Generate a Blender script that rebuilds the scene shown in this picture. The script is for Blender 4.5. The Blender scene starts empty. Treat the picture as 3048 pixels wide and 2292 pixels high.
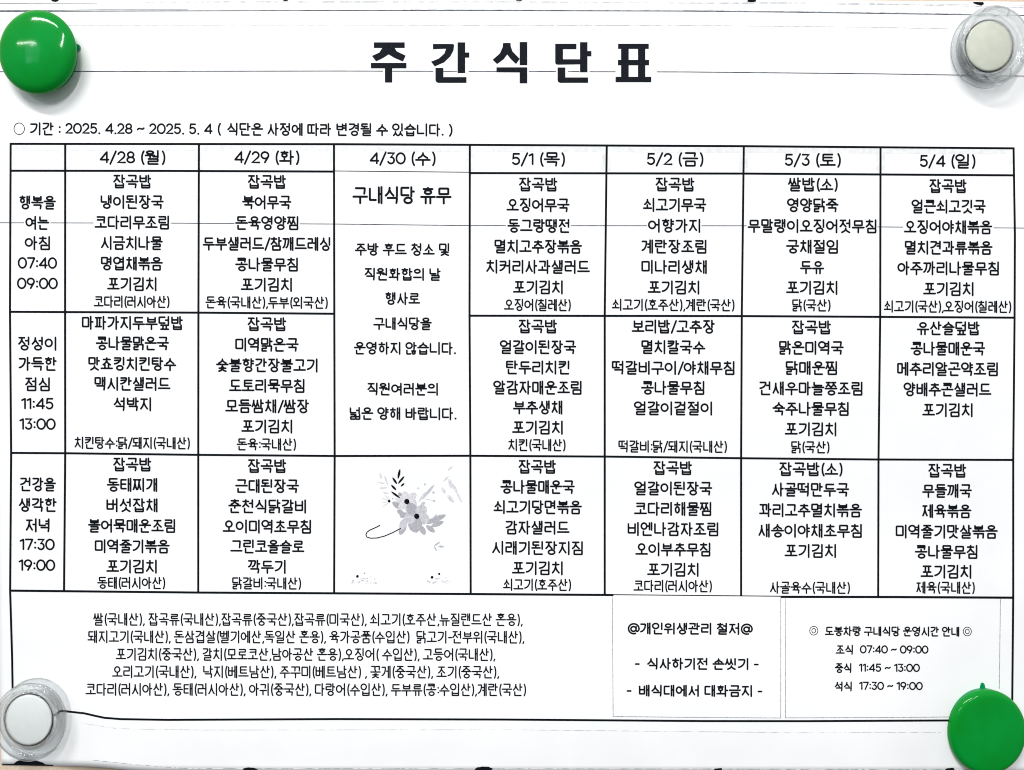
import bpy, bmesh, math, random
from mathutils import Vector
random.seed(7)
SC = bpy.context.scene
COL = SC.collection
# One "unit" below = one pixel of the 3048 x 2292 photograph, 0.138 mm on the wall.
S = 0.000138
CX, CY, D = 1524.0, 1146.0, 2700.0

# ------------------------------------------------------------------ camera
cam = bpy.data.cameras.new("camera")
camo = bpy.data.objects.new("camera", cam)
COL.objects.link(camo)
camo.location = (0, -D * S, 0)
camo.rotation_euler = (math.radians(90), 0, 0)
cam.sensor_width = 36.0
cam.lens = 36.0 * D / 3048.0
cam.clip_start = 0.01
cam.clip_end = 50
SC.camera = camo

# ------------------------------------------------------------------ light of the room
w = bpy.data.worlds.new("World")
SC.world = w
w.use_nodes = True
bg = w.node_tree.nodes["Background"]
wn = w.node_tree
tc_ = wn.nodes.new("ShaderNodeTexCoord"); sp_ = wn.nodes.new("ShaderNodeSeparateXYZ"); rp_ = wn.nodes.new("ShaderNodeValToRGB")
mr_ = wn.nodes.new("ShaderNodeMapRange"); mr_.inputs[1].default_value = -1; mr_.inputs[2].default_value = 1
wn.links.new(tc_.outputs["Generated"], sp_.inputs[0]); wn.links.new(sp_.outputs["Z"], mr_.inputs[0]); wn.links.new(mr_.outputs[0], rp_.inputs[0])
rp_.color_ramp.elements[0].position = .15; rp_.color_ramp.elements[0].color = (.16, .165, .17, 1)   # floor and furniture
rp_.color_ramp.elements[1].position = .85; rp_.color_ramp.elements[1].color = (1.0, 1.02, 1.04, 1)   # white ceiling
e_ = rp_.color_ramp.elements.new(.50); e_.color = (.42, .44, .46, 1)                                  # walls
wn.links.new(rp_.outputs[0], bg.inputs[0])
bg.inputs[1].default_value = 0.75

def area(name, loc, sx, sy, power, colour=(1, 1, 1), roll=0.0, target=(0, 0, 0)):
    l = bpy.data.lights.new(name, 'AREA')
    l.shape = 'RECTANGLE'
    l.size, l.size_y = sx, sy
    l.energy = power
    l.color = colour
    o = bpy.data.objects.new(name, l)
    COL.objects.link(o)
    o.location = loc
    q = (Vector(target) - Vector(loc)).to_track_quat('-Z', 'Y')
    o.rotation_euler = q.to_euler()
    o.rotation_euler.rotate_axis('Z', roll)
    return o

#LIGHTS
# three ceiling tubes above and behind the photographer, and the four panes of a window across the room
area("ceiling_tube", (-0.62, -1.28, 1.45), 0.95, 0.11, 26, (1.0, 0.995, 0.98), math.radians(8), (0.05, 0, -0.1))
area("ceiling_tube", (0.13, -2.30, 1.45), 1.0, 0.07, 27, (1.0, 0.995, 0.98), math.radians(60), (0.30, 0, -0.22))
area("ceiling_tube", (-2.05, -2.75, 1.42), 1.0, 0.06, 12, (1.0, 0.995, 0.98), math.radians(0))
for wx, wz, wp in ((-1.94, .80, 1.5), (-1.94, 1.20, 1.1), (-1.56, .80, .7), (-1.56, 1.20, .7)):
    area("window_pane", (wx, -3.05, wz), .34, .36, wp, (.45, .95, 1.0), 0, (wx + 1.6, 0, wz - .9))
#ENDLIGHTS

SC.view_settings.view_transform = 'Standard'
SC.view_settings.look = 'None'
SC.view_settings.exposure = 0.05
SC.view_settings.gamma = 1.0
SC.cycles.filter_width = 1.05

# ------------------------------------------------------------------ shape of the sheet
def sstep(a, b, t):
    t = max(0.0, min(1.0, (t - a) / (b - a)))
    return t * t * (3 - 2 * t)

def relief(px, py):
    """how far (in units) the sheet stands off the wall: it bulges along the foot between the magnets"""
    h = 3.0
    h += 62 * sstep(1500, 2230, py) * sstep(130, 430, px) * (1 - 0.8 * sstep(2600, 3000, px))
    h += 10 * sstep(300, 900, px) * (1 - sstep(2200, 2900, px)) * (1 - sstep(60, 900, py))
    h += 9 * sstep(2960, 3080, px) * sstep(250, 600, py) * (1 - sstep(1700, 2000, py))
    h += 1.2 * math.sin(px * 0.0037 + 0.6) * math.sin(py * 0.0041)
    return h

def P(px, py, lift=0.0):
    h = relief(px, py) + lift
    k = (D - h) / D          # printed point that the photograph shows at (px, py)
    return Vector(((px - CX) * S * k, -h * S, (CY - py) * S * k))

def W(px, py, h):            # a plain point of the room: wall coordinates and height off the wall
    return Vector(((px - CX) * S, -h * S, (CY - py) * S))

# ------------------------------------------------------------------ materials
def mat(name, colour, rough=0.5, spec=0.5, **kw):
    m = bpy.data.materials.new(name)
    m.use_nodes = True
    b = m.node_tree.nodes["Principled BSDF"]
    b.inputs["Base Color"].default_value = (*colour, 1)
    b.inputs["Roughness"].default_value = rough
    b.inputs["Specular IOR Level"].default_value = spec
    for k, v in kw.items():
        b.inputs[k].default_value = v
    return m

def noisy(m, c1, c2, scale, bump=0.0, bscale=None, detail=4.0, lo=0.35, hi=0.65, dist=0.0002):
    nt = m.node_tree
    b = nt.nodes["Principled BSDF"]
    tc = nt.nodes.new("ShaderNodeTexCoord")
    n = nt.nodes.new("ShaderNodeTexNoise")
    n.inputs["Scale"].default_value = scale
    n.inputs["Detail"].default_value = detail
    nt.links.new(tc.outputs["Object"], n.inputs["Vector"])
    r = nt.nodes.new("ShaderNodeValToRGB")
    r.color_ramp.elements[0].color = (*c1, 1)
    r.color_ramp.elements[1].color = (*c2, 1)
    r.color_ramp.elements[0].position = lo
    r.color_ramp.elements[1].position = hi
    nt.links.new(n.outputs["Fac"], r.inputs["Fac"])
    nt.links.new(r.outputs["Color"], b.inputs["Base Color"])
    if bump:
        n2 = nt.nodes.new("ShaderNodeTexNoise")
        n2.inputs["Scale"].default_value = bscale or scale
        n2.inputs["Detail"].default_value = 5
        nt.links.new(tc.outputs["Object"], n2.inputs["Vector"])
        bp = nt.nodes.new("ShaderNodeBump")
        bp.inputs["Strength"].default_value = bump
        bp.inputs["Distance"].default_value = dist
        nt.links.new(n2.outputs["Fac"], bp.inputs["Height"])
        nt.links.new(bp.outputs["Normal"], b.inputs["Normal"])
    return m

M_WALL = noisy(mat("painted_board", (.6, .47, .36), 0.6), (.60, .46, .35), (.68, .54, .42), 900, 0.15, 1500)
M_PAPER = noisy(mat("white_paper", (.86, .86, .86), 0.65, 0.3), (.848, .845, .855), (.876, .872, .884), 60, 0.05, 2500, dist=0.00005)
M_INK = noisy(mat("black_toner", (.003, .004, .006), 0.7, 0.06), (.002, .003, .005), (.006, .008, .012), 3000)
M_TITLE = noisy(mat("title_toner", (.008, .010, .014), 0.7, 0.06), (.004, .006, .010), (.013, .015, .021), 2600)
M_STREAK = noisy(mat("grey_streak_toner", (.06, .07, .08), 0.7, 0.1), (.01, .015, .025), (.16, .18, .22), 260, lo=.4, hi=.7)
M_FAINT = noisy(mat("faint_streak_toner", (.5, .5, .52), 0.6, 0.2), (.30, .33, .36), (.82, .82, .83), 420, lo=.42, hi=.6)
M_BOX = noisy(mat("thin_box_toner", (.25, .25, .27), 0.6, 0.2), (.20, .21, .23), (.45, .46, .48), 1200, lo=.4, hi=.6)
M_TINT = noisy(mat("header_tint", (.8, .8, .8), 0.65, 0.3), (.70, .70, .71), (.85, .855, .855), 500, lo=.3, hi=.7)
M_P1 = noisy(mat("pale_petal_toner", (.7, .68, .71), 0.65, 0.3), (.56, .54, .59), (.74, .73, .76), 900)
M_P2 = noisy(mat("grey_petal_toner", (.5, .49, .52), 0.65, 0.3), (.47, .46, .50), (.60, .59, .63), 900)
M_P4 = noisy(mat('mid_grey_petal_toner', (.4, .39, .43), 0.65, 0.3), (.34, .33, .37), (.46, .45, .49), 1400)
M_P3 = noisy(mat("soft_leaf_toner", (.4, .4, .43), 0.65, 0.3), (.30, .31, .35), (.60, .60, .64), 2500)
M_GREEN = noisy(mat("green_plastic", (.0, .30, .035), 0.09, 0.19), (.0, .215, .016), (.0, .255, .032), 55)
b_ = M_GREEN.node_tree.nodes["Principled BSDF"]
b_.inputs["Coat Weight"].default_value = 0.0
b_.inputs["Coat Roughness"].default_value = 0.04
b_.inputs["Subsurface Weight"].default_value = 0.0
M_TEAL = mat("green_plastic_rim", (.0, .24, .085), 0.35, 0.15)
M_CREAM = noisy(mat("cream_magnet", (.62, .60, .50), 0.55), (.70, .70, .59), (.76, .75, .64), 320, 0.2, 1200)
M_WHITE = noisy(mat("white_magnet", (.72, .72, .70), 0.55), (.90, .90, .89), (.93, .93, .92), 320, 0.2, 1200)

M_CLEAR = bpy.data.materials.new("clear_plastic")
M_CLEAR.use_nodes = True
nt = M_CLEAR.node_tree
for n in list(nt.nodes):
    if n.type != 'OUTPUT_MATERIAL':
        nt.nodes.remove(n)
out = [n for n in nt.nodes if n.type == 'OUTPUT_MATERIAL'][0]
gl = nt.nodes.new("ShaderNodeBsdfGlass"); gl.inputs["IOR"].default_value = 1.49
gl.inputs["Roughness"].default_value = 0.02
gl.inputs["Color"].default_value = (.99, 1, 1, 1)
tr = nt.nodes.new("ShaderNodeBsdfTransparent"); tr.inputs["Color"].default_value = (.97, .98, .98, 1)
mx = nt.nodes.new("ShaderNodeMixShader"); mx.inputs[0].default_value = 0.5
nt.links.new(gl.outputs[0], mx.inputs[1]); nt.links.new(tr.outputs[0], mx.inputs[2])
nt.links.new(mx.outputs[0], out.inputs["Surface"])

# ------------------------------------------------------------------ helpers
def link(name, me, parent=None, mt=None):
    o = bpy.data.objects.new(name, me)
    COL.objects.link(o)
    if mt and me is not None and not me.materials:
        me.materials.append(mt)
    if parent:
        o.parent = parent
    return o

def mesh(name, verts, faces, parent=None, mt=None, smooth=False, origin=None):
    me = bpy.data.meshes.new(name)
    me.from_pydata([tuple(v) for v in verts], [], faces)
    if smooth:
        for p in me.polygons:
            p.use_smooth = True
    me.update()
    return link(name, me, parent, mt)

def empty(name, loc, label, cat, group=None):
    o = bpy.data.objects.new(name, None)
    COL.objects.link(o)
    o.location = loc
    o.empty_display_size = 0.01
    o["label"] = label
    o["category"] = cat
    if group:
        o["group"] = group
    return o

def ribbon(pts, width, lift, step=14.0):
    """a printed line of the given width along pts, following the sheet"""
    dense = []
    for (a, b) in zip(pts[:-1], pts[1:]):
        n = max(1, int(math.hypot(b[0] - a[0], b[1] - a[1]) / step))
        for i in range(n):
            t = i / n
            dense.append((a[0] + (b[0] - a[0]) * t, a[1] + (b[1] - a[1]) * t))
    dense.append(pts[-1])
    V, F = [], []
    for i, p in enumerate(dense):
        a = dense[max(0, i - 1)]; b = dense[min(len(dense) - 1, i + 1)]
        dx, dy = b[0] - a[0], b[1] - a[1]
        l = math.hypot(dx, dy) or 1
        nx, ny = -dy / l * width / 2, dx / l * width / 2
        V.append(P(p[0] + nx, p[1] + ny, lift)); V.append(P(p[0] - nx, p[1] - ny, lift))
        if i:
            k = 2 * i
            F.append((k - 2, k - 1, k + 1, k))
    return V, F

def line(name, pts, width, lift, mt, parent):
    V, F = ribbon(pts, width, lift)
    return mesh(name, V, F, parent, mt)

def poly(pts, lift):
    """filled flat outline (may be concave), triangulated"""
    from mathutils.geometry import tessellate_polygon
    tri = tessellate_polygon([[Vector((x, y, 0)) for x, y in pts]])
    return [P(x, y, lift) for x, y in pts], [tuple(t) for t in tri]

def join(parts):
    V, F = [], []
    for v, f in parts:
        k = len(V)
        V += v
        F += [tuple(i + k for i in q) for q in f]
    return V, F

def face_camera(o):
    me = o.data
    bm = bmesh.new(); bm.from_mesh(me)
    for f in bm.faces:
        f.normal_update()
        if f.normal.y > 0:
            f.normal_flip()
    bm.to_mesh(me); bm.free()

# ------------------------------------------------------------------ wall
wv = [W(-2600, -2200, 0), W(5600, -2200, 0), W(5600, 4400, 0), W(-2600, 4400, 0)]
wv += [W(-2600, -2200, -80), W(5600, -2200, -80), W(5600, 4400, -80), W(-2600, 4400, -80)]
wall = mesh("wall", wv, [(0, 3, 2, 1), (4, 5, 6, 7), (0, 1, 5, 4), (1, 2, 6, 5), (2, 3, 7, 6), (3, 0, 4, 7)], None, M_WALL)
wall["kind"] = "structure"
wall["label"] = "beige painted board behind the menu sheet"

# ------------------------------------------------------------------ the sheet
sheet = empty("menu_sheet", P(CX, CY), "white paper sheet with a printed Korean weekly menu table, pinned by four round magnets", "poster")
def child(name, V, F, mt, smooth=False):
    inv = sheet.location
    return mesh(name, [v - inv for v in V], F, sheet, mt, smooth)

# outline of the paper in photo units (rows run from the top edge to the bottom edge)
def interp(tab, t):
    if t <= tab[0][0]: return tab[0][1]
    for (a, b), (c, d) in zip(tab[:-1], tab[1:]):
        if t <= c:
            u = (t - a) / (c - a)
            return b + (d - b) * u
    return tab[-1][1]
TOP = [(-40, -6), (1500, -7), (2250, -4), (2500, 1), (3048, 5.5), (3110, 7)]
BOT = [(-20, 2276), (5, 2278), (160, 2280), (240, 2281), (300, 2284), (380, 2292), (470, 2297), (800, 2299), (3100, 2300)]
LEF = [(-10, -16), (1600, -6), (2020, 0), (2292, 5)]
NX, NY = 150, 110
V, F = [], []
xs = [i / NX for i in range(NX + 1)]
for j in range(NY + 1):
    for u in xs:
        y0 = interp(TOP, -16 + u * 3110)
        px = 0 + u * 3090
        y1 = interp(BOT, px)
        v = j / NY
        py = y0 + (y1 - y0) * v
        x0 = interp(LEF, py)
        px = x0 + (3092 - x0) * u
        V.append(P(px, py, 0))
for j in range(NY):
    for i in range(NX):
        a = j * (NX + 1) + i
        F.append((a, a + NX + 1, a + NX + 2, a + 1))
n0 = len(V)
back = [v + Vector((0, 0.0001, 0)) for v in V]
V += back
F += [tuple(reversed([k + n0 for k in f])) for f in F[:NX * NY]]
def rim(idx):
    for a, b in zip(idx[:-1], idx[1:]):
        F.append((a, b, b + n0, a + n0))
rim([i for i in range(NX + 1)])
rim([NY * (NX + 1) + i for i in range(NX, -1, -1)])
rim([j * (NX + 1) for j in range(NY, -1, -1)])
rim([j * (NX + 1) + NX for j in range(NY + 1)])
paper = child("paper", V, F, M_PAPER, True)

INK = 0.55    # lift of the toner above the paper, in units (0.08 mm)
# ---- rules of the table
T = 6.2
rules = [
    ([(30, 428), (995, 429), (1400, 431), (2220, 435), (3020, 441.5)], T),
    ([(31, 508), (500, 508.5), (992, 510.5)], T),
    ([(995, 508.7), (1398, 512.5)], 2.2),
    ([(1398, 515), (2220, 516.5), (3018, 521.8)], T),
    ([(29, 928), (590, 930.5), (995, 933.8)], T),
    ([(1397, 939.6), (2210, 940.7), (3021, 945.4)], T),
    ([(32, 1348), (193, 1349), (590, 1353.8), (995, 1357.2), (1395, 1356.6), (1810, 1359), (2220, 1364), (2610, 1367.6), (3017, 1369)], T),
    ([(30, 1758), (590, 1763.7), (995, 1766), (1380, 1768), (1826, 1771)], T + .4),
    ([(1826, 1770), (2324, 1774.6)], 2.8),
    ([(2324, 1776.5), (2660, 1777), (3016, 1779)], T + .6),
    ([(120, 2113), (193, 2117), (250, 2123), (280, 2130), (310, 2136.5), (360, 2140.5), (500, 2142.7), (1000, 2140.3), (1500, 2141.7), (1800, 2144), (2100, 2146.3), (2400, 2146.5), (2835, 2144.4)], T),
]
vrules = [
    ([(31.5, 426), (29.5, 920), (33, 1350), (30, 1757), (36, 1960), (37.4, 2050)], T),
    ([(194, 428), (193.6, 920), (194, 1345), (190.5, 1757)], T),
    ([(592, 428), (590.5, 920), (590, 1350), (590, 1763)], T),
    ([(994, 428), (995, 930), (996, 1355), (994.5, 1766)], T),
    ([(1398.5, 430), (1397.5, 940), (1400, 1357), (1401, 1768)], T),
    ([(1806, 432), (1800, 940), (1800, 1360), (1800, 1771)], T),
    ([(2214, 435), (2208, 940), (2206, 1364), (2206, 1774)], T),
    ([(2621, 438), (2620, 943), (2615, 1368), (2614, 1777)], T),
    ([(3017, 440), (3021, 700), (3020, 945), (3016, 1370), (3016, 1779), (3013, 2095)], T),
]
for i, (pts, wd) in enumerate(rules):
    V, F = ribbon(pts, wd, INK)
    child("table_rule", V, F, M_INK)
for i, (pts, wd) in enumerate(vrules):
    V, F = ribbon(pts, wd, INK + .12)
    child("table_rule", V, F, M_INK)

# ---- faint tint along the edges of the header cells
hx = [31, 194, 592, 994, 1398, 1805, 2213, 2621, 3017]
for a, b in zip(hx[:-1], hx[1:]):
    sl = lambda x: 430.5 + (x / 3048) ** 1.5 * 11
    sb = lambda x: 506 + (x / 3048) * 13
    parts = []
    V, F = ribbon([(a + 3, sl(a) + 10), (b - 3, sl(b) + 10)], 15, .2); parts.append((V, F))
    V, F = ribbon([(a + 8, sl(a) + 19), (a + 8, sb(a) - 5)], 10, .22); parts.append((V, F))
    V, F = ribbon([(b - 8, sl(b) + 19), (b - 8, sb(b) - 5)], 10, .22); parts.append((V, F))
    child("header_tint", *join(parts), M_TINT)

# ---- thin outlines of the two notices at the foot
for pts in ([(1822.6, 1775), (1825, 2132.5), (2080, 2135.5), (2324, 2137), (2324, 1777)],
            [(2337.5, 1781), (2338, 2136.6), (2650, 2135.6), (2840, 2133.8)],
            [(2978, 1781), (2974.5, 2050)]):
    parts = [ribbon([a, b], 1.9, INK) for a, b in zip(pts[:-1], pts[1:])]
    child("notice_outline", *join(parts), M_BOX)

# ---- streaks the copier left right across the sheet (broken where letters stand)
L1 = [(-6, 213.5), (255, 212.6), (1000, 211.3), (2040, 214), (2600, 219.5), (2860, 223.5), (3080, 227)]
L2 = [(-6, 663), (500, 664), (1000, 666.8), (1400, 671.5), (2220, 672), (2600, 675.2), (3080, 679)]
def cut(L, gaps):
    xs0, x = [], L[0][0]
    for g0, g1 in gaps:
        xs0.append((x, g0)); x = g1
    xs0.append((x, L[-1][0]))
    return [[(a, interp(L, a))] + [p for p in L if a < p[0] < b] + [(b, interp(L, b))] for a, b in xs0]
for L, gaps, wd in ((L1, [(1140, 1168), (1290, 1320), (1360, 1395), (1540, 1574), (1655, 1690), (1725, 1755), (1832, 1955)], 2.5),
                    (L2, [(72, 150), (278, 508), (698, 892), (1506, 1700), (1926, 2088), (2222, 2612), (2688, 2958)], 2.3)):
    for seg in cut(L, gaps):
        child("copier_streak", *ribbon(seg, wd, .35), M_STREAK)
for pts, wd, m in (
        ([(-16, 31.4), (150, 30.6), (300, 29), (560, 29)], 1.6, M_STREAK),
        ([(-16, 34.3), (300, 33), (1020, 31), (1500, 31.5), (2040, 33), (2350, 36), (2860, 43.5), (3080, 46.5)], 2.3, M_STREAK),
        ([(1200, 28.5), (2040, 30.5), (2350, 33.5), (2860, 41)], 1.2, M_FAINT),
        ([(-14, 9.6), (290, 9)], 1.8, M_STREAK),
        ([(430, 8), (1800, 8), (2350, 11), (2700, 14), (3080, 23)], 1.3, M_FAINT),
        ([(600, 4), (1500, 4.5), (2300, 7), (3080, 16)], 1.0, M_FAINT),
        ([(200, 75), (1000, 74.5), (2100, 76), (2600, 81), (2830, 86)], 1.1, M_FAINT),
        ([(240, 2152), (350, 2169), (600, 2173), (1500, 2172), (2400, 2181), (2800, 2180)], 1.1, M_FAINT),
        ([(270, 2262), (400, 2276), (560, 2288), (1200, 2288), (2100, 2289), (2900, 2291)], 1.6, M_FAINT)):
    child("copier_streak", *ribbon(pts, wd, .35), m)

# ---- black smudges along the top and bottom edges
def blob(cx, cy, rx, ry, jag=.15, n=18):
    r = random.Random(int(cx * 7 + cy))
    return [(cx + rx * math.cos(a) * (1 + r.uniform(-jag, jag)), cy + ry * math.sin(a) * (1 + r.uniform(-jag, jag)))
            for a in [2 * math.pi * i / n for i in range(n)]]
def smudge(pts):
    o = child("toner_smudge", *poly(pts, .6), M_INK)
smudge(blob(163, 0, 11, 5)); smudge(blob(850, -2, 10, 4.5)); smudge(blob(1544, -2, 12, 4.5)); smudge(blob(2237, 2, 14, 4.5))
smudge([(2896, 5.5), (2927, 6), (2929, 12), (2921, 17), (2908, 13), (2898, 10)])
smudge(blob(744, 2291, 22, 6.5)); smudge(blob(1440, 2289, 26, 7)); smudge([(2122, 2294), (2127, 2288), (2148, 2286), (2150, 2294)])
smudge([(2808, 2295), (2818, 2287), (2838, 2285), (2843, 2294)])
smudge([(6, 2273.5), (40, 2273.5), (50, 2266), (62, 2261), (104, 2262), (118, 2267), (128, 2270), (134, 2275), (158, 2277), (159, 2280.0), (90, 2279), (6, 2276.6)])

# ---- the title: five heavy letters, outlines in zoomed units
def tp(pts):
    return [(1000 + x * .4702, y * .4702) for x, y in pts]
def box(x0, y0, x1, y1):
    return [(x0, y0), (x1, y0), (x1, y1), (x0, y1)]
title = [
    [box(240, 268, 435, 303),
     [(293, 303), (372, 303), (385, 325), (441, 352), (424, 389), (370, 366), (333, 344), (296, 368), (254, 388), (228, 354), (275, 332)],
     box(221, 398, 446, 432), box(310, 432, 356, 522)],
    [[(614, 278), (740, 278), (748, 284), (744, 318), (724, 356), (685, 394), (625, 420), (602, 390), (650, 371), (686, 339), (697, 308), (614, 311)],
     box(770, 268, 818, 462), box(818, 332, 844, 364),
     [(630, 430), (680, 430), (680, 488), (826, 488), (826, 524), (648, 524), (636, 520), (630, 508)]],
    [[(1058, 272), (1105, 272), (1106, 292), (1118, 326), (1163, 372), (1140, 405), (1105, 372), (1084, 344), (1062, 374), (1020, 405), (992, 378), (1038, 338), (1056, 296)],
     box(1163, 266, 1211, 412),
     [(1016, 426), (1211, 426), (1211, 527), (1163, 527), (1163, 458), (1016, 457)]],
    [[(1388, 277), (1522, 277), (1522, 311), (1437, 311), (1437, 375), (1545, 375), (1545, 407), (1404, 409), (1392, 406), (1388, 396)],
     box(1545, 267, 1592, 457), box(1592, 323, 1617, 356),
     [(1403, 427), (1452, 427), (1452, 490), (1596, 490), (1596, 524), (1420, 524), (1408, 520), (1403, 508)]],
    [box(1786, 277, 1980, 309), box(1805, 309, 1853, 379), box(1912, 309, 1958, 379), box(1785, 379, 1982, 413),
     box(1805, 413, 1853, 486), box(1912, 413, 1958, 486), box(1770, 486, 1996, 520)],
]
for ch in title:
    child("title_letter", *join([poly(tp(p), INK) for p in ch]), M_TITLE)

# ---- all other lettering: a plain round monoline hand, drawn stroke by stroke
LW = {'b': 5.3, 'h': 5.5, 's': 4.4, 'n': 5.0, 'L': 6.4, 'f': 4.2, 'k': 5.1, 't': 4.2, 'p': 5.0}
# printed height of a full syllable, in units
SIZE = {'b': 42.0, 'h': 44.0, 's': 37.0, 'n': 38.5, 'L': 53.5, 'f': 38.5, 'k': 36.0, 't': 30.0, 'p': 39.0}

def arc(cx, cy, rx, ry, a0, a1, n=12):
    return [(cx + rx * math.cos(math.radians(a0 + (a1 - a0) * i / n)), cy + ry * math.sin(math.radians(a0 + (a1 - a0) * i / n))) for i in range(n + 1)]

def fillet(pts, r=.045):
    """round the corners of a polyline"""
    out = [pts[0]]
    for a, b, c in zip(pts[:-2], pts[1:-1], pts[2:]):
        la = math.hypot(a[0] - b[0], a[1] - b[1]); lc = math.hypot(c[0] - b[0], c[1] - b[1])
        k = min(r, la * .45, lc * .45)
        if k < 1e-4:
            out.append(b); continue
        p = (b[0] + (a[0] - b[0]) * k / la, b[1] + (a[1] - b[1]) * k / la)
        q = (b[0] + (c[0] - b[0]) * k / lc, b[1] + (c[1] - b[1]) * k / lc)
        for t in (0, .5, 1):
            out.append(((1 - t) ** 2 * p[0] + 2 * t * (1 - t) * b[0] + t * t * q[0], (1 - t) ** 2 * p[1] + 2 * t * (1 - t) * b[1] + t * t * q[1]))
    out.append(pts[-1])
    return out

def cons(c, where):
    """strokes of a consonant in the unit box; where: 'l' left of a vowel, 't' above one, 'f' final"""
    def two(k, w='t'):
        s = cons(k, w)
        return [[(x * .44, y) for x, y in p] for p in s] + [[(.56 + x * .44, y) for x, y in p] for p in s]
    def pair(a, b):
        return [[(x * .44, y) for x, y in p] for p in cons(a, 'f')] + [[(.56 + x * .44, y) for x, y in p] for p in cons(b, 'f')]
    if c == 'ㄱ':
        if where == 'l':
            return [[(0.02, 0), (.90, 0), (.97, .05), (.96, .22), (.86, .50), (.62, .76), (.32, .93), (0, 1)]]
        return [[(0, 0), (.97, 0), (1, .06), (.98, .5), (.94, 1)]]
    if c == 'ㄴ': return [[(0, 0), (0, 1), (1, 1)]]
    if c == 'ㄷ': return [[(1, 0), (0, 0), (0, 1), (1, 1)]]
    if c == 'ㄹ': return [[(0, 0), (1, 0), (1, .47), (0, .47), (0, 1), (1, 1)]]
    if c == 'ㅁ': return [[(.5, 0), (0, 0), (0, 1), (1, 1), (1, 0), (.5, 0)]]
    if c == 'ㅂ': return [[(0, 0), (0, 1), (1, 1), (1, 0)], [(0, .45), (1, .45)]]
    if c == 'ㅅ': return [[(.5, 0), (.49, .28), (.33, .66), (0, 1)], [(.5, .28), (.68, .66), (1, 1)]]
    if c == 'ㅇ': return [arc(.5, .5, .5, .5, -90, 270, 20)]
    if c == 'ㅈ': return [[(.03, 0), (.95, 0)], [(.52, 0), (.47, .34), (.3, .70), (0, 1)], [(.48, .38), (.68, .70), (1, 1)]]
    if c == 'ㅊ': return [[(.36, 0), (.66, 0)], [(.03, .24), (.97, .24)], [(.52, .24), (.46, .52), (.28, .80), (0, 1)], [(.48, .52), (.68, .80), (1, 1)]] if where == 'f' else \
                         [[(.5, 0), (.5, .22)], [(.03, .22), (.97, .22)], [(.52, .22), (.46, .48), (.28, .77), (0, 1)], [(.48, .48), (.68, .77), (1, 1)]]
    if c == 'ㅋ': return cons('ㄱ', where) + [[(0.02, .42 if where == 'l' else .5), (.90 if where == 'l' else .97, .38 if where == 'l' else .47)]]
    if c == 'ㅌ': return [[(1, 0), (0, 0), (0, 1), (1, 1)], [(0, .49), (.94, .49)]]
    if c == 'ㅍ': return [[(0, 0), (1, 0)], [(0, 1), (1, 1)], [(.28, 0), (.28, 1)], [(.72, 0), (.72, 1)]]
    if c == 'ㅎ': return [[(.5, 0), (.5, .17)], [(.0, .20), (1, .20)], arc(.5, .70, .36, .30, -90, 270, 16)]
    if c == 'ㄲ': return two('ㄱ', 'l' if where == 'l' else 't')
    if c == 'ㄸ': return two('ㄷ')
    if c == 'ㅃ': return two('ㅂ')
    if c == 'ㅆ': return two('ㅅ')
    if c == 'ㅉ': return two('ㅈ')
    if c == 'ㄳ': return pair('ㄱ', 'ㅅ')
    if c == 'ㄵ': return pair('ㄴ', 'ㅈ')
    if c == 'ㄶ': return pair('ㄴ', 'ㅎ')
    if c == 'ㄺ': return pair('ㄹ', 'ㄱ')
    if c == 'ㄻ': return pair('ㄹ', 'ㅁ')
    if c == 'ㄼ': return pair('ㄹ', 'ㅂ')
    if c == 'ㅀ': return pair('ㄹ', 'ㅎ')
    if c == 'ㅄ': return pair('ㅂ', 'ㅅ')
    return []

INI = 'ㄱㄲㄴㄷㄸㄹㅁㅂㅃㅅㅆㅇㅈㅉㅊㅋㅌㅍㅎ'
MED = 'ㅏㅐㅑㅒㅓㅔㅕㅖㅗㅘㅙㅚㅛㅜㅝㅞㅟㅠㅡㅢㅣ'
FIN = ' ㄱㄲㄳㄴㄵㄶㄷㄹㄺㄻㄼㄽㄾㄿㅀㅁㅂㅄㅅㅆㅇㅈㅊㅋㅌㅍㅎ'
SPLIT = {'ㅘ': 'ㅗㅏ', 'ㅙ': 'ㅗㅐ', 'ㅚ': 'ㅗㅣ', 'ㅝ': 'ㅜㅓ', 'ㅞ': 'ㅜㅔ', 'ㅟ': 'ㅜㅣ', 'ㅢ': 'ㅡㅣ'}
def place(strokes, bx):
    x0, y0, x1, y1 = bx
    return [[(x0 + x * (x1 - x0), y0 + y * (y1 - y0)) for x, y in s] for s in strokes]

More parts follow.
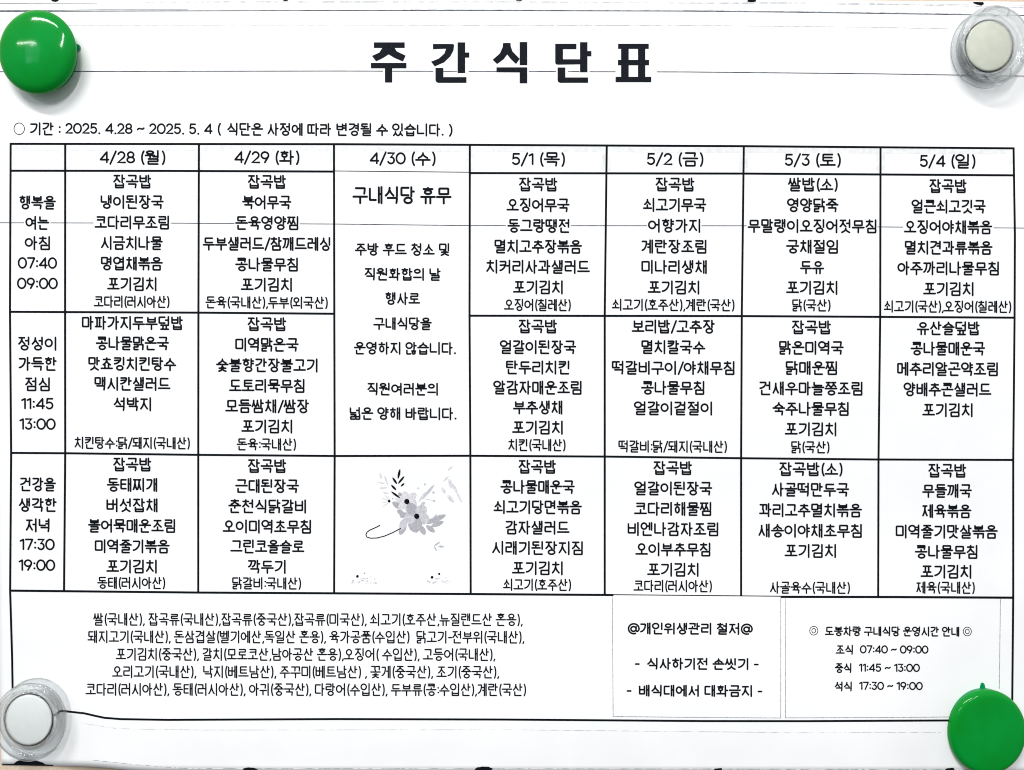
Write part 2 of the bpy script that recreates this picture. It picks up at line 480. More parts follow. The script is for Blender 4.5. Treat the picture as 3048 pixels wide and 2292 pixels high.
def vstem(v, fin, comp=False):
    """upright vowels: strokes and the right limit left for the consonant"""
    y0, y1 = 0.0, (.58 if fin else 1.0)
    ym = .27 if fin else .43
    if comp and not fin: ym = .45
    d = .10 if fin else .12
    S_ = []
    if v == 'ㅣ': S_ = [[(.80, y0), (.80, y1)]]; lim = .60
    elif v == 'ㅏ': S_ = [[(.71, y0), (.71, y1)], [(.71, ym), (.88, ym)]]; lim = .55
    elif v == 'ㅑ': S_ = [[(.71, y0), (.71, y1)], [(.71, ym - d), (.88, ym - d)], [(.71, ym + d), (.88, ym + d)]]; lim = .55
    elif v == 'ㅐ': S_ = [[(.65, y0 + .02), (.65, y1 - .03)], [(.82, y0), (.82, y1)], [(.65, ym), (.82, ym)]]; lim = .50
    elif v == 'ㅒ': S_ = [[(.65, y0), (.65, y1)], [(.82, y0), (.82, y1)], [(.65, ym - d), (.82, ym - d)], [(.65, ym + d), (.82, ym + d)]]; lim = .50
    elif v == 'ㅓ': S_ = [[(.80, y0), (.80, y1)], [(.58, ym), (.80, ym)]]; lim = .54
    elif v == 'ㅕ': S_ = [[(.80, y0), (.80, y1)], [(.58, ym - d), (.80, ym - d)], [(.58, ym + d), (.80, ym + d)]]; lim = .54
    elif v == 'ㅔ': S_ = [[(.67, y0 + .02), (.67, y1 - .03)], [(.83, y0), (.83, y1)], [(.50, ym), (.67, ym)]]; lim = .44
    elif v == 'ㅖ': S_ = [[(.67, y0), (.67, y1)], [(.83, y0), (.83, y1)], [(.50, ym - d), (.67, ym - d)], [(.50, ym + d), (.67, ym + d)]]; lim = .44
    return S_, lim

def syllable(ch):
    k = ord(ch) - 0xAC00
    i, m, f = INI[k // 588], MED[k % 588 // 28], FIN[k % 28]
    fin = f != ' '
    S_ = []
    wide = i in 'ㄲㄸㅃㅆㅉ'
    tall = i in 'ㅊㅎ'
    if m in 'ㅏㅐㅑㅒㅓㅔㅕㅖㅣ':
        vs, lim = vstem(m, fin)
        S_ += vs
        tick = m in 'ㅓㅔㅕㅖ'
        x0 = .03 if wide else .07
        x1 = lim - (.0 if wide else .02) - (.02 if m in 'ㅐㅔㅖ' else 0)
        if i == 'ㅇ':
            x0, x1 = .04, min(lim - .01, .54)
            if tick: x1 = .54 if m in 'ㅓㅕ' else .46
        y0, y1 = (.04, .50) if fin else (.10, .80)
        if tall: y0 = 0.0 if fin else .02
        if i in 'ㅅㅆㅈㅉㅊ': y1 += .03 if fin else .06
        if i == 'ㅇ': y0, y1 = (.03, .50) if fin else (.16, .72)
        S_ += place(cons(i, 'l'), (x0, y0, x1, y1))
        fb = (.20, .67, .80, .985)
        if f in 'ㄹㄺㄻㄼㅀㅌ' and fin:
            S_ = [[(x, y * (.88 if y > 0 else 1)) for x, y in p_] for p_ in S_]
            fb = (.20, .60, .80, .99)
    elif m in 'ㅗㅛㅜㅠㅡ':
        up = m in 'ㅗㅛ'
        if fin:
            cy0, cy1 = .03, .31
            bar = .50 if up else (.45 if m != 'ㅡ' else .47)
            st = (.34, bar) if up else (bar, .64)
            fb = (.19, .70, .75, .985)
            if f in 'ㄹㄺㄻㄼㅀ':
                cy1, bar = .26, {'ㅗ': .43, 'ㅛ': .43, 'ㅡ': .41}.get(m, .38)
                st = (.28, bar) if up else (bar, .51)
                fb = (.19, .585, .75, .99)
            elif f in 'ㄲㅂㅁㅍㅌ':
                cy1, bar = .27, {'ㅗ': .45, 'ㅛ': .45, 'ㅡ': .43}.get(m, .40)
                st = (.29, bar) if up else (bar, .55)
                fb = (.19, .65, .75, .985)
        else:
            cy0, cy1 = .08, (.54 if up else .42)
            if m == 'ㅡ': cy1 = .60
            bar = .86 if up else (.60 if m != 'ㅡ' else .84)
            st = (.58, bar) if up else (bar, 1.0)
            fb = None
        if tall: cy0 -= .04
        if i in 'ㅅㅈㅊㅆㅉ': cy1 += .04
        x0, x1 = (.10, .84) if wide else (.18, .76)
        if i == 'ㅇ':
            x0, x1 = .22, .70
            if fin: cy1 += .03
        S_ += place(cons(i, 't'), (x0, cy0, x1, cy1))
        S_.append([(.02, bar), (.91, bar)])
        xsn = {'ㅗ': (.465,), 'ㅛ': (.32, .61), 'ㅜ': (.465,), 'ㅠ': (.32, .62), 'ㅡ': ()}[m]
        for x in xsn: S_.append([(x, st[0]), (x, st[1])])
    else:
        a, b = SPLIT[m]
        vs, lim = vstem(b, fin, True)
        if a == 'ㅜ' and b in 'ㅓㅔ':
            ymm = .50 if fin else .78
            vs = [s for s in vs if s[0][0] == s[1][0]] + [[(.50, ymm), (.80 if b == 'ㅓ' else .67, ymm)]]
        if b == 'ㅣ': pass
        S_ += vs
        if fin:
            cy0, cy1 = .03, .27
            bar = {'ㅗ': .49, 'ㅜ': .40, 'ㅡ': .44}[a]
            st = (.31, bar) if a == 'ㅗ' else (bar, .58)
        else:
            cy0, cy1 = .08, (.46 if a == 'ㅗ' else .38)
            bar = {'ㅗ': .76, 'ㅜ': .58, 'ㅡ': .76}[a]
            st = (.50, bar) if a == 'ㅗ' else (bar, .94)
        if tall: cy0 -= .04
        x0, x1 = .10, min(lim - .02, .54)
        if wide: x0, x1 = .05, x1 + .02
        S_ += place(cons(i, 't'), (x0, cy0, x1, cy1))
        S_.append([(.02, bar), (min(lim + .06, .64), bar)])
        if a != 'ㅡ': S_.append([(.31, st[0]), (.31, st[1])])
        fb = (.20, .70, .80, .985)
        if f == 'ㄹ' and fin:
            S_ = [[(x, y * .86) for x, y in p_] for p_ in S_]
            fb = (.20, .61, .80, .99)
    if fin:
        x0, y0, x1, y1 = fb
        if f == 'ㅇ': x0, x1, y0 = .26, .74, y0 - .02
        if f in 'ㅊㅎ': y0 -= .03
        if f in 'ㄲㅆㄺㄼㄻㄶㅄㄵㅀ': x0, x1 = .10, .84
        S_ += place(cons(f, 'f'), (x0, y0, x1, y1))
    return S_, 1.02

Y0, Y1 = .10, .88
def latin(c):
    def dg(strokes, w=.50):
        return [[(x * w + .06, Y0 + y * (Y1 - Y0)) for x, y in s] for s in strokes], w + .12
    if c == '0': return dg([arc(.5, .5, .5, .5, -90, 270, 24)], .54)
    if c == '1': return dg([[(0, .16), (.85, 0), (.85, 1)]], .24)
    if c == '2': return dg([arc(.48, .30, .44, .30, -165, 20, 12) + [(.80, .52), (0.02, 1), (1, 1)]], .46)
    if c == '3': return dg([[(.06, 0), (.92, 0), (.45, .40)] + arc(.48, .69, .46, .31, -80, 155, 12)], .44)
    if c == '4': return dg([[(.78, 1), (.78, 0), (0, .74), (1, .74)]], .52)
    if c == '5': return dg([[(.90, 0), (.16, 0), (.10, .44)] + arc(.46, .68, .46, .32, -115, 150, 12)], .46)
    if c == '7': return dg([[(0, 0), (1, 0), (.36, 1)]], .47)
    if c == '8': return dg([arc(.5, .255, .40, .255, -90, 270, 18), arc(.5, .745, .48, .255, -90, 270, 18)], .46)
    if c == '9': return dg([arc(.48, .31, .46, .31, 10, 370, 20) + [(.84, .52), (.46, 1)]], .50)
    if c == ':': return [[(.12, .34), (.12, .35)], [(.12, .74), (.12, .75)]], .24
    if c == '.': return [[(.12, .90), (.12, .91)]], .24
    if c == ',': return [[(.15, .88), (.08, 1.04)]], .25
    if c == '/': return [[(.04, 1.0), (.40, .04)]], .46
    if c == '(': return [arc(.42, .52, .30, .62, 232, 128, 10)], .32
    if c == ')': return [arc(-.10, .52, .30, .62, -52, 52, 10)], .32
    if c == '-': return [[(.06, .54), (.34, .54)]], .40
    if c == '~': return [[(.06, .58), (.12, .50), (.20, .47), (.30, .50), (.40, .54), (.48, .50), (.53, .44)]], .60
    if c == '@': return [arc(.46, .55, .22, .22, -90, 270, 16), [(.68, .34), (.66, .70), (.74, .78), (.84, .74), (.92, .60)] , arc(.48, .53, .44, .46, 10, -290, 26)], 1.0
    if c == '◎': return [arc(.46, .5, .42, .46, -90, 270, 26), arc(.46, .5, .20, .24, -90, 270, 18)], .94
    if c == '○': return [arc(.46, .5, .42, .46, -90, 270, 30)], .94
    return [], .30

GLY = {}
def glyph(c):
    if c not in GLY:
        s, adv = syllable(c) if '가' <= c <= '힣' else latin(c)
        GLY[c] = ([fillet(p) if 2 < len(p) < 9 else p for p in s], adv)
    return GLY[c]

def strip(pts, wd, lift):
    """one pen stroke with round ends, following the sheet; pts in photo units"""
    dense = [pts[0]]
    for a, b in zip(pts[:-1], pts[1:]):
        l = math.hypot(b[0] - a[0], b[1] - a[1])
        n = max(1, int(l / 16))
        for i in range(1, n + 1):
            dense.append((a[0] + (b[0] - a[0]) * i / n, a[1] + (b[1] - a[1]) * i / n))
    pts = dense
    closed = len(pts) > 6 and math.hypot(pts[0][0] - pts[-1][0], pts[0][1] - pts[-1][1]) < .01
    V, F = [], []
    n = len(pts); hw = wd / 2
    for i, p in enumerate(pts):
        if closed:
            a = pts[(i - 1) % (n - 1)]; b = pts[(i + 1) % (n - 1)]
            if i in (0, n - 1): a, b = pts[n - 2], pts[1]
        else:
            a = pts[max(0, i - 1)]; b = pts[min(n - 1, i + 1)]
        d1 = (p[0] - a[0], p[1] - a[1]); d2 = (b[0] - p[0], b[1] - p[1])
        l1 = math.hypot(*d1); l2 = math.hypot(*d2)
        if l1 < 1e-6: d1, l1 = d2, l2
        if l2 < 1e-6: d2, l2 = d1, l1
        if l1 < 1e-6: d1, d2, l1, l2 = (1, 0), (1, 0), 1, 1
        u1 = (d1[0] / l1, d1[1] / l1); u2 = (d2[0] / l2, d2[1] / l2)
        tx, ty = u1[0] + u2[0], u1[1] + u2[1]
        l = math.hypot(tx, ty)
        if l < .3: tx, ty = u2; l = 1
        tx /= l; ty /= l
        c = max(.6, tx * u2[0] + ty * u2[1])
        nx, ny = -ty * hw / c, tx * hw / c
        V.append(P(p[0] + nx, p[1] + ny, lift)); V.append(P(p[0] - nx, p[1] - ny, lift))
        if i:
            k = 2 * i; F.append((k - 2, k - 1, k + 1, k))
        if not closed and i in (0, n - 1):
            s = -1 if i == 0 else 1
            k = len(V)
            e = [(p[0] + s * tx * hw * ca * .9 + (-ty) * hw * sa, p[1] + s * ty * hw * ca * .9 + tx * hw * sa) for ca, sa in ((.72, .72), (1, 0), (.72, -.72))]
            ends.append((2 * i, e))
    if not closed:
        for k0, e in ends:
            k = len(V)
            V += [P(x, y, lift) for x, y in e]
            F.append((k0, k, k + 1, k + 2, k0 + 1))
    ends.clear()
    return V, F
ends = []

def text_line(text, xl, xr, yc, cls, slope=None):
    runs, x = [], 0.0
    for c in text:
        s, adv = glyph(c)
        runs += [[(px + x, py) for px, py in p] for p in s]
        x += adv
    if not runs: return
    wd = LW[cls]
    if text in '○◎': wd = 2.1
    x0 = min(p[0] for s in runs for p in s); x1 = max(p[0] for s in runs for p in s)
    sy = SIZE[cls] - wd * .8
    sx = (xr - xl - wd) / (x1 - x0)
    k = 0.0042 if slope is None else slope
    xm = (xl + xr) / 2
    parts = []
    for q, s in enumerate(runs):
        pts = []
        for gx, gy in s:
            px = xl + wd / 2 + (gx - x0) * sx
            pts.append((px, yc + (gy - .5) * sy + (px - xm) * k))
        dot = len(s) == 2 and math.hypot(s[0][0] - s[1][0], s[0][1] - s[1][1]) < .02
        parts.append(strip(pts, wd * (1.25 if dot else 1), INK + .012 * (q % 9)))
    return child("printed_line", *join(parts), M_INK)

REG = [
 ((0, 420, .4566), [
  ("4/28 (월)", 650, 1078, 106, 'h'), ("4/29 (화)", 1528, 1952, 106, 'h'),
  ("행복을", 125, 365, 400, 'b'), ("여는", 165, 322, 533, 'b'), ("아침", 160, 326, 665, 'b'), ("07:40", 115, 372, 795, 'b'), ("09:00", 110, 377, 928, 'b'),
  ("잡곡밥", 737, 987, 263, 'b'), ("냉이된장국", 655, 1068, 397, 'b'), ("코다리무조림", 615, 1102, 530, 'b'), ("시금치나물", 657, 1062, 664, 'b'),
  ("명엽채볶음", 657, 1062, 798, 'b'), ("포기김치", 697, 1020, 932, 'b'), ("코다리(러시아산)", 610, 1105, 1047, 's'),
  ("잡곡밥", 1615, 1865, 265, 'b'), ("북어무국", 1577, 1900, 399, 'b'), ("돈육영양찜", 1532, 1945, 534, 'b'), ("두부샐러드/참깨드레싱", 1320, 2153, 669, 'b'),
  ("콩나물무침", 1532, 1942, 804, 'b'), ("포기김치", 1568, 1903, 936, 'b'), ("돈육(국내산),두부(외국산)", 1338, 2137, 1052, 's')]),
 ((980, 420, .5606), [
  ("4/30 (수)", 215, 565, 92, 'h'), ("5/1 (목)", 970, 1252, 96, 'h'), ("5/2 (금)", 1687, 1987, 96, 'h'),
  ("구내식당 휴무", 122, 650, 287, 'L'),
  ("주방 후드 청소 및", 135, 637, 575, 'n'), ("직원화합의 날", 187, 592, 707, 'n'), ("행사로", 297, 483, 836, 'n'),
  ("잡곡밥", 1007, 1212, 230, 'b'), ("오징어무국", 940, 1277, 340, 'b'), ("동그랑땡전", 945, 1275, 450, 'b'), ("멸치고추장볶음", 877, 1343, 560, 'b'),
  ("치커리사과샐러드", 833, 1385, 667, 'b'), ("포기김치", 975, 1240, 776, 'b'), ("오징어(칠레산)", 927, 1283, 870, 's'),
  ("잡곡밥", 1732, 1940, 230, 'b'), ("쇠고기무국", 1665, 2003, 339, 'b'), ("어향가지", 1692, 1970, 449, 'b'), ("계란장조림", 1657, 2003, 560, 'b'),
  ("미나리생채", 1657, 2005, 668, 'b'), ("포기김치", 1690, 1965, 777, 'b'), ("쇠고기(호주산),계란(국산)", 1500, 2152, 870, 's')]),
 ((2190, 420, .3879), [
  ("5/3 (토)", 377, 807, 145, 'h'), ("5/4 (일)", 1413, 1840, 154, 'h'),
  ("쌀밥(소)", 400, 783, 333, 'b'), ("영양닭죽", 393, 790, 492, 'b'), ("무말랭이오징어젓무침", 90, 1080, 652, 'b'), ("궁채절임", 385, 785, 810, 'b'),
  ("두유", 492, 680, 967, 'b'), ("포기김치", 385, 780, 1125, 'b'), ("닭(국산)", 433, 728, 1260, 's'),
  ("잡곡밥", 1485, 1773, 345, 'b'), ("얼큰쇠고깃국", 1348, 1920, 502, 'b'), ("오징어야채볶음", 1290, 1970, 660, 'b'), ("멸치견과류볶음", 1297, 1972, 818, 'b'),
  ("아주까리나물무침", 1240, 2020, 976, 'b'), ("포기김치", 1437, 1825, 1135, 'b'), ("쇠고기(국산),오징어(칠레산)", 1135, 2115, 1270, 's')]),
 ((0, 920, .4566), [
  ("정성이", 117, 367, 225, 'b'), ("가득한", 120, 370, 357, 'b'), ("점심", 163, 325, 490, 'b'), ("11:45", 137, 348, 617, 'b'), ("13:00", 125, 363, 750, 'b'),
  ("마파가지두부덮밥", 533, 1193, 90, 'b'), ("콩나물맑은국", 623, 1102, 223, 'b'), ("맛쵸킹치킨탕수", 575, 1150, 357, 'b'), ("맥시칸샐러드", 615, 1112, 487, 'b'),
  ("석박지", 740, 985, 620, 'b'), ("치킨탕수:닭/돼지(국내산)", 485, 1238, 873, 's'),
  ("잡곡밥", 1613, 1867, 98, 'b'), ("미역맑은국", 1533, 1948, 232, 'b'), ("숯불향간장불고기", 1407, 2070, 366, 'b'), ("도토리묵무침", 1492, 1985, 500, 'b'),
  ("모듬쌈채/쌈장", 1467, 2015, 633, 'b'), ("포기김치", 1572, 1905, 765, 'b'), ("돈육:국내산)", 1542, 1930, 882, 's')]),
 ((980, 920, .5606), [
  ("구내식당을", 233, 545, 77, 'n'), ("운영하지 않습니다.", 130, 672, 208, 'n'), ("직원여러분의", 202, 577, 425, 'n'), ("넓은 양해 바랍니다.", 108, 675, 555, 'n'),
  ("잡곡밥", 1005, 1210, 92, 'b'), ("얼갈이된장국", 905, 1312, 202, 'b'), ("탄두리치킨", 938, 1275, 310, 'b'), ("알감자매운조림", 870, 1340, 417, 'b'),
  ("부추생채", 975, 1238, 522, 'b'), ("포기김치", 970, 1240, 629, 'b'), ("치킨(국내산)", 950, 1255, 722, 's'),
  ("보리밥/고추장", 1605, 2048, 93, 'b'), ("멸치칼국수", 1657, 1998, 202, 'b'), ("떡갈비구이/야채무침", 1500, 2152, 312, 'b'), ("콩나물무침", 1655, 1992, 418, 'b'),
  ("얼갈이겉절이", 1617, 2033, 527, 'b'), ("떡갈비:닭/돼지(국내산)", 1535, 2112, 730, 's')]),
 ((2190, 920, .3879), [
  ("잡곡밥", 430, 732, 140, 'b'), ("맑은미역국", 332, 830, 297, 'b'), ("닭매운찜", 383, 778, 452, 'b'), ("건새우마늘쫑조림", 180, 973, 609, 'b'),
  ("숙주나물무침", 280, 867, 765, 'b'), ("포기김치", 375, 772, 922, 'b'), ("닭(국산)", 425, 720, 1060, 's'),
  ("유산슬덮밥", 1388, 1873, 147, 'b'), ("콩나물매운국", 1340, 1915, 303, 'b'), ("메추리알곤약조림", 1238, 2012, 460, 'b'), ("양배추콘샐러드", 1287, 1963, 617, 'b'),
  ("포기김치", 1430, 1818, 775, 'b')]),
 ((0, 1340, .4566), [
  ("건강을", 130, 365, 223, 'b'), ("생각한", 122, 370, 357, 'b'), ("저녁", 167, 323, 490, 'b'), ("17:30", 127, 357, 615, 'b'), ("19:00", 120, 360, 750, 'b'),
  ("잡곡밥", 737, 987, 93, 'b'), ("동태찌개", 695, 1025, 226, 'b'), ("버섯잡채", 693, 1027, 359, 'b'), ("볼어묵매운조림", 573, 1142, 493, 'b'),
  ("미역줄기볶음", 617, 1107, 627, 'b'), ("포기김치", 692, 1022, 758, 'b'), ("동태(러시아산)", 633, 1077, 865, 's'),
  ("잡곡밥", 1615, 1867, 103, 'b'), ("근대된장국", 1532, 1950, 234, 'b'), ("춘천식닭갈비", 1487, 1995, 366, 'b'), ("오이미역초무침", 1450, 2028, 498, 'b'),
  ("그린코올슬로", 1500, 1985, 628, 'b'), ("깍두기", 1615, 1862, 760, 'b'), ("닭갈비:국내산)", 1513, 1963, 868, 's')]),
 ((1380, 1340, .3797), [
  ("잡곡밥", 430, 725, 130, 'b'), ("콩나물매운국", 287, 872, 288, 'b'), ("쇠고기당면볶음", 233, 928, 447, 'b'), ("감자샐러드", 327, 832, 607, 'b'),
  ("시래기된장지짐", 222, 935, 767, 'b'), ("포기김치", 377, 777, 925, 'b'), ("쇠고기(호주산)", 308, 843, 1055, 's'),
  ("잡곡밥", 1487, 1792, 140, 'b'), ("얼갈이된장국", 1337, 1950, 300, 'b'), ("코다리해물찜", 1335, 1942, 460, 'b'), ("비엔나감자조림", 1285, 1997, 619, 'b'),
  ("오이부추무침", 1345, 1935, 778, 'b'), ("포기김치", 1437, 1842, 937, 'b'), ("코다리(러시아산)", 1330, 1947, 1065, 's')]),
 ((2190, 1340, .3879), [
  ("잡곡밥(소)", 333, 820, 146, 'b'), ("사골떡만두국", 277, 872, 303, 'b'), ("꽈리고추멸치볶음", 178, 970, 461, 'b'), ("새송이야채초무침", 173, 968, 618, 'b'),
  ("포기김치", 373, 770, 773, 'b'), ("사골육수(국내산)", 262, 877, 1055, 's'),
  ("잡곡밥", 1477, 1770, 157, 'b'), ("무들깨국", 1430, 1813, 312, 'b'), ("제육볶음", 1430, 1810, 468, 'b'), ("미역줄기맛살볶음", 1227, 2012, 625, 'b'),
  ("콩나물무침", 1373, 1855, 780, 'b'), ("포기김치", 1417, 1808, 932, 'b'), ("제육(국내산)", 1385, 1835, 1055, 's')]),
 ((1780, 1740, .2803), [
  ("@개인위생관리 철저@", 315, 1645, 468, 'k'), ("-  식사하기전 손씻기 -", 390, 1708, 842, 'k'), ("-  배식대에서 대화금지 -", 303, 1747, 1128, 'k')]),
 ((2300, 1740, .3381), [
  ("◎", 323, 400, 406, 't'), ("도봉차량 구내식당 운영시간 안내", 458, 1643, 412, 't'), ("◎", 1675, 1752, 413, 't'),
  ("조식", 553, 707, 574, 't'), ("07:40 ~ 09:00", 767, 1372, 572, 't'),
  ("중식", 545, 693, 735, 't'), ("11:45 ~ 13:00", 757, 1297, 733, 't'),
  ("석식", 545, 697, 897, 't'), ("17:30 ~ 19:00", 760, 1322, 893, 't')]),
 ((0, 0, 1.0), [
  ("쌀(국내산), 잡곡류(국내산),잡곡류(중국산),잡곡류(미국산), 쇠고기(호주산,뉴질랜드산 혼용),", 277, 1556, 1844, 'f'),
  ("돼지고기(국내산), 돈삼겹살(벨기에산,독일산 혼용), 육가공품(수입산)  닭고기-전부위(국내산),", 260, 1561, 1896, 'f'),
  ("포기김치(중국산), 갈치(모로코산,남아공산 혼용),오징어( 수입산), 고등어(국내산),", 344, 1474.5, 1948, 'f'),
  ("오리고기(국내산),  낙지(베트남산), 주꾸미(베트남산) , 꽃게(중국산), 조기(중국산),", 333, 1486, 2000, 'f'),
  ("코다리(러시아산), 동태(러시아산), 아귀(중국산), 다랑어(수입산), 두부류(콩:수입산),계란(국산)", 254, 1566, 2052.5, 'f'),
  ("○", 40.5, 73.5, 383, 'p'), ("기간 :", 89, 180, 383.5, 'p'), ("2025. 4.28 ~ 2025. 5. 4", 194, 633, 383, 'p'), ("(", 648, 658, 384, 'p'),
  ("식단은 사정에 따라", 676, 986, 385, 'p'), ("변경될 수 있습니다.", 1001, 1320, 386, 'p'), (")", 1336, 1347, 387, 'p')]),
]
for (ox, oy, sc), lst in REG:
    for text, xl, xr, yc, cls in lst:
        text_line(text, ox + xl * sc, ox + xr * sc, oy + yc * sc, cls, 0.001 if cls == 'f' else None)

# ---- the flower drawing in the table (its figure is left out)
draw = empty("flower_drawing", P(1200, 1560, .4), "", "")
del draw["label"]; del draw["category"]
draw.parent = sheet
draw.location = P(1200, 1560, .4) - sheet.location
def zp(x, y): return (1000 + x * .2405, 1360 + y * .2405)
def sub(name, pts, mt, lift=.5):
    o = sheet.location + draw.location
    V, F = poly([zp(*p) for p in pts], lift)
    return mesh(name, [v - o for v in V], F, draw, mt)
def leaf(x0, y0, x1, y1, wd, n=7):
    dx, dy = x1 - x0, y1 - y0
    l = math.hypot(dx, dy); nx, ny = -dy / l, dx / l
    up, dn = [], []
    for i in range(n + 1):
        t = i / n
        h = wd / 2 * (math.sin(math.pi * min(1, t * .92 + .04)) ** .6)
        up.append((x0 + dx * t + nx * h, y0 + dy * t + ny * h)); dn.append((x0 + dx * t - nx * h, y0 + dy * t - ny * h))
    return up + dn[::-1]
for a in ((792, 152, 768, 268, 30), (700, 255, 755, 335, 28), (845, 240, 770, 330, 26), (685, 348, 745, 410, 28), (846, 325, 803, 365, 22), (685, 430, 790, 507, 26)):
    sub("leaf", leaf(*a), M_INK)
for cx, cy, R, n, m, rot in ((877, 553, 150, 6, M_P1, .3), (1000, 735, 190, 5, M_P2, .35)):
    for i in range(n):
        a = rot + 2 * math.pi * i / n
        r = R * (1.0 if i % 2 else .86)
        sub("petal", leaf(cx + 14 * math.cos(a), cy + 14 * math.sin(a), cx + r * math.cos(a), cy + r * math.sin(a), R * (.62 if n == 6 else .74)), M_P4 if (n == 5 and i in (1, 3)) else m, .40 + i * .012)
    sub("flower_centre", blob(cx, cy, 33, 34, .06), M_INK, .62)
for a in ((990, 540, 900, 640, 50), (780, 440, 830, 540, 60), (930, 450, 960, 560, 60), (820, 640, 700, 560, 70), (760, 660, 850, 720, 60), (900, 700, 790, 740, 60), (860, 820, 790, 960, 80), (1180, 860, 1330, 800, 60), (1050, 600, 1100, 560, 40), (1070, 520, 1215, 345, 34), (1120, 820, 1355, 720, 70), (1020, 560, 1110, 430, 24), (870, 760, 800, 900, 90), (900, 830, 1010, 930, 80), (1040, 850, 1100, 960, 70), (1120, 850, 1220, 930, 60)):
    sub("leaf", leaf(*a), (M_P4 if a[0] % 20 == 0 else M_P2) if a[4] > 30 else M_P1, .36 + random.random() * .02)
for a in ((1215, 1100, 1290, 1050, 20), (1265, 1105, 1340, 1112, 24), (1215, 1105, 1245, 1165, 18), (1180, 790, 1250, 705, 16)):
    sub("leaf", leaf(*a), M_P3)
for a in ((545, 200, 560, 270, 26), (520, 310, 600, 330, 18), (600, 230, 640, 350, 20), (540, 385, 630, 380, 18), (580, 440, 650, 450, 16), (1385, 165, 1440, 115, 26), (1330, 300, 1395, 235, 26),
          (1400, 270, 1430, 390, 44), (1310, 380, 1350, 450, 40), (1380, 470, 1455, 560, 50), (1500, 450, 1555, 560, 30), (1440, 330, 1500, 450, 36)):
    sub("leaf", leaf(*a), M_P1)
for a in ((565, 505, 645, 540, 6), (570, 570, 645, 552, 5), (605, 470, 655, 535, 6), (650, 480, 662, 535, 6), (580, 620, 650, 562, 5), (1080, 480, 1200, 360, 6), (1100, 520, 1210, 540, 5),
          (1040, 660, 1065, 590, 8), (795, 800, 812, 860, 9)):
    sub("stem", leaf(*a), M_P3)
for x, y, r, m in ((658, 547, 17, M_INK), (702, 515, 9, M_P3), (1100, 338, 12, M_P3), (1018, 388, 12, M_P2), (1205, 440, 15, M_P3), (1215, 545, 13, M_P3),
                   (265, 1478, 17, M_INK), (353, 1440, 12, M_P3), (212, 1530, 11, M_P3), (430, 1480, 10, M_P1), (1190, 1490, 18, M_INK), (1277, 1448, 14, M_INK), (1137, 1538, 12, M_P3), (1355, 1490, 10, M_P1), (480, 1510, 8, M_P3)):
    sub("berry", blob(x, y, r, r, .12, 10), m, .63)
for x0 in (180, 1100):
    for i in range(22):
        x = x0 + random.uniform(0, 330); y = 1570 - random.uniform(0, 75) * math.exp(-((x - x0 - 165) / 150) ** 2)
        r = random.uniform(6, 14)
        sub("blossom_speck", blob(x, y, r * 1.3, r * .8, .3, 7), random.choice([M_P1, M_P1, M_P2, M_P3]), .3 + .01 * i)
hoop = [(545, 845), (500, 870), (420, 905), (385, 930), (370, 965), (385, 993), (430, 1006), (510, 1003), (600, 980), (700, 938), (805, 882)]
V, F = ribbon([zp(*p) for p in hoop], 3.0, .55, 3)
o_ = sheet.location + draw.location
mesh("net_hoop", [v - o_ for v in V], F, draw, M_INK)  # hoop line of the net held by the left-out figure

for o in sheet.children_recursive:
    if o.type == 'MESH' and not o.name.startswith("paper"):
        face_camera(o)

# ------------------------------------------------------------------ magnets
STRETCH = 1.09       # the caps are a little taller than wide
def lathe(profile, n=72):
    V, F = [], []
    for r, h in profile:
        if r <= 0.001:
            V.append((0, -h * S, 0)); continue
        for i in range(n):
            a = 2 * math.pi * i / n
            V.append((r * math.cos(a) * S, -h * S, r * math.sin(a) * STRETCH * S))
    idx = []; k = 0
    for r, h in profile:
        if r <= 0.001: idx.append([k]); k += 1
        else: idx.append(list(range(k, k + n))); k += n
    for A, B in zip(idx[:-1], idx[1:]):
        for i in range(n):
            j = (i + 1) % n
            if len(A) == 1: F.append((A[0], B[j], B[i]))
            elif len(B) == 1: F.append((A[i], A[j], B[0]))
            else: F.append((A[i], A[j], B[j], B[i]))
    return V, F
def smooth_profile(pts, sub=4):
    out = []
    n = len(pts)
    for i in range(n - 1):
        p0 = pts[max(0, i - 1)]; p1 = pts[i]; p2 = pts[i + 1]; p3 = pts[min(n - 1, i + 2)]
        for k in range(sub):
            t = k / sub
            f = lambda a, b, c, d: .5 * (2 * b + (c - a) * t + (2 * a - 5 * b + 4 * c - d) * t * t + (3 * b - a - 3 * c + d) * t ** 3)
            out.append((max(0.0, f(p0[0], p1[0], p2[0], p3[0])), f(p0[1], p1[1], p2[1], p3[1])))
    out.append(pts[-1])
    return out
def fix_normals(o):
    bm = bmesh.new(); bm.from_mesh(o.data)
    bmesh.ops.recalc_face_normals(bm, faces=bm.faces)
    bm.to_mesh(o.data); bm.free()

def nub(parent, R, ang, wd, out, h, mt):
    """small moulding tab left on the rim"""
    ca, sa = math.cos(ang), math.sin(ang)
    V = []
    for hh in (1.0, h):
        for (t, r) in ((-wd, R - 8), (-wd * .55, R + out * .8), (0, R + out), (wd * .35, R + out * .9), (wd, R - 8)):
            x = r * ca - t * sa; z = (r * sa + t * ca) * STRETCH
            V.append((x * S, -hh * S, z * S))
    F = [(0, 1, 2, 3, 4), (9, 8, 7, 6, 5)] + [(i, (i + 1) % 5, (i + 1) % 5 + 5, i + 5) for i in range(5)]
    o = mesh("moulding_tab", V, F, parent, mt)
    fix_normals(o)
    bv = o.modifiers.new("bevel", 'BEVEL'); bv.width = 2.2 * S; bv.segments = 3
    return o

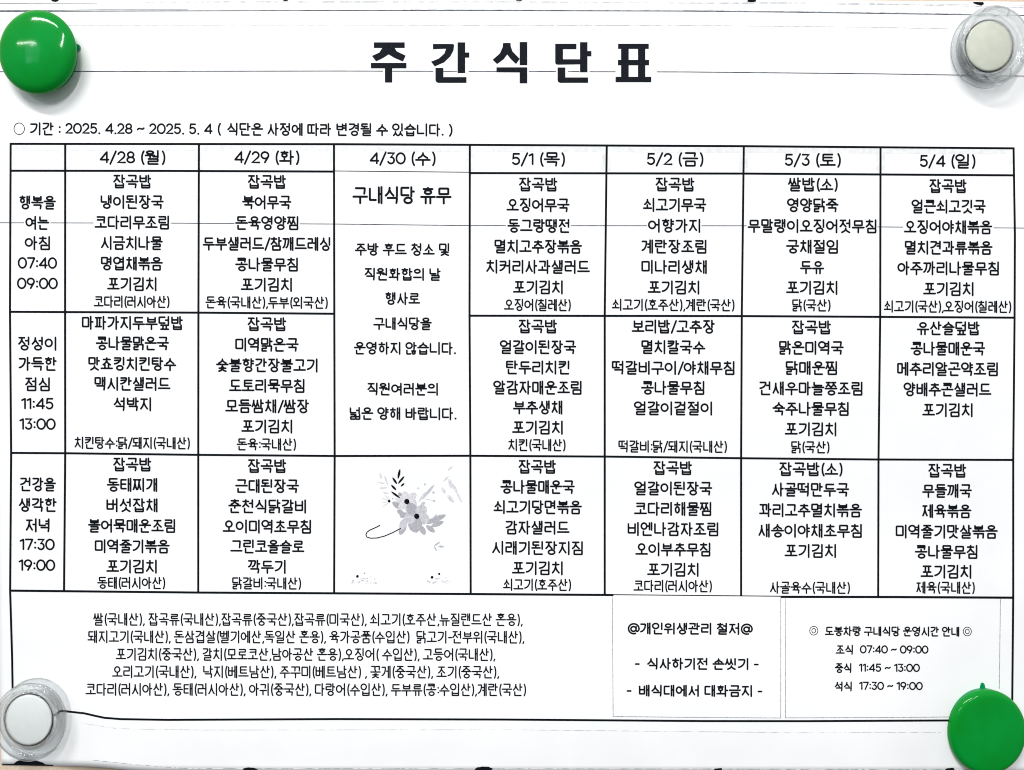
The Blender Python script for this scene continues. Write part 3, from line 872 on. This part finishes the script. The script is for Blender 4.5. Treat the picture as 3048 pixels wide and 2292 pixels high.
def green_magnet(bx, by, lift, cap_pts, rim_pts, tabs, label):
    root = empty("green_magnet", W(bx, by, lift), label, "magnet", "green magnets on the sheet")
    cap = mesh("cap", *lathe(smooth_profile(cap_pts)), root, M_GREEN, True)
    fix_normals(cap)
    rim = mesh("rim", *lathe(rim_pts), root, M_TEAL, True)
    fix_normals(rim)
    disc = mesh("magnet_disc", *lathe([(0, 0.2), (70, 0.2), (72, 1), (72, 6), (0, 6)]), root, M_WHITE)
    fix_normals(disc)
    for t in tabs:
        nub(root, *t, M_TEAL)
    return root

green_magnet(137, 172, 4, [(92, 7), (100, 18), (109, 31), (113, 41), (109, 51), (94, 62), (62, 70), (30, 74), (0.0, 75)],
             [(84, 0.5), (93, 0.5), (96, 2), (97, 6), (93, 8.5), (84, 9)],
             [(93, math.radians(15), 14, 17, 9)],
             "green domed magnet with bright lamp reflections at the sheet's top left")
green_magnet(2915, 2162, 9, [(111.5, 25), (113.5, 30), (112.5, 38), (107, 45.5), (97, 50), (70, 52.5), (35, 53.6), (0.0, 54)],
             [(100, .5), (107, .8), (109.5, 4), (110.5, 12), (112, 22), (112.2, 25), (108, 25.4)],
             [(110, math.radians(90), 12, 15, 9), (110, math.radians(180), 20, 15, 9)],
             "green flatter magnet with two moulding tabs at the sheet's bottom right")

M_RING_DARK = mat("added_ring_dark", (.03, .033, .038), 0.35, 0.5, Metallic=0.8)  # for the added band that darkens the rings in the clear plastic
def off_centre(o, dx, dy):
    for v in o.data.vertices:
        r = math.hypot(v.co.x, v.co.z / STRETCH) / S
        k = 1 - sstep(80, 97, r)
        v.co.x += dx * S * k; v.co.z -= dy * S * k
def clear_magnet(bx, by, lift, label, disc_mat, dx, dy):
    root = empty("clear_magnet", W(bx, by, lift), label, "magnet", "clear magnets on the sheet")
    outer = smooth_profile([(102, 1), (105.5, 4), (105.5, 9), (102, 14), (97, 22), (98, 34), (103, 44), (104, 52), (100, 60), (92, 63), (86, 61), (82, 56), (78, 54), (74, 56), (60, 57), (30, 57.5), (0.0, 57.8)], 3)
    inner = [(0.0, 47), (60, 47), (70, 46), (73, 43), (75, 24), (78, 8), (86, 3), (100, 0.8)]
    cap = mesh("clear_cap", *lathe(outer[::-1] + [(103.5, .3)] + inner[::-1], 96), root, M_CLEAR, True)
    fix_normals(cap)
    disc = mesh("magnet_disc", *lathe([(0, 1.5), (64, 1.5), (67, 3), (68, 6), (68, 40), (66.5, 43.5), (63, 44.6), (0, 44.8)]), root, disc_mat, True)
    fix_normals(disc)
    ring = mesh("added_dark_ring", *lathe([(69.0, 2), (71.2, 2), (71.2, 43), (69.0, 43), (69.0, 2)]), root, M_RING_DARK)  # added dark band, refracted by the cap into dark rings
    fix_normals(ring)
    for o in (cap, disc, ring):
        off_centre(o, dx, dy)
    return root
clear_magnet(2931, 152, 4, "clear round magnet with a cream disc at the sheet's top right", M_CREAM, -12, 3)
clear_magnet(116, 2130, 4, "clear round magnet with a white disc at the sheet's bottom left", M_WHITE, -5, -5)
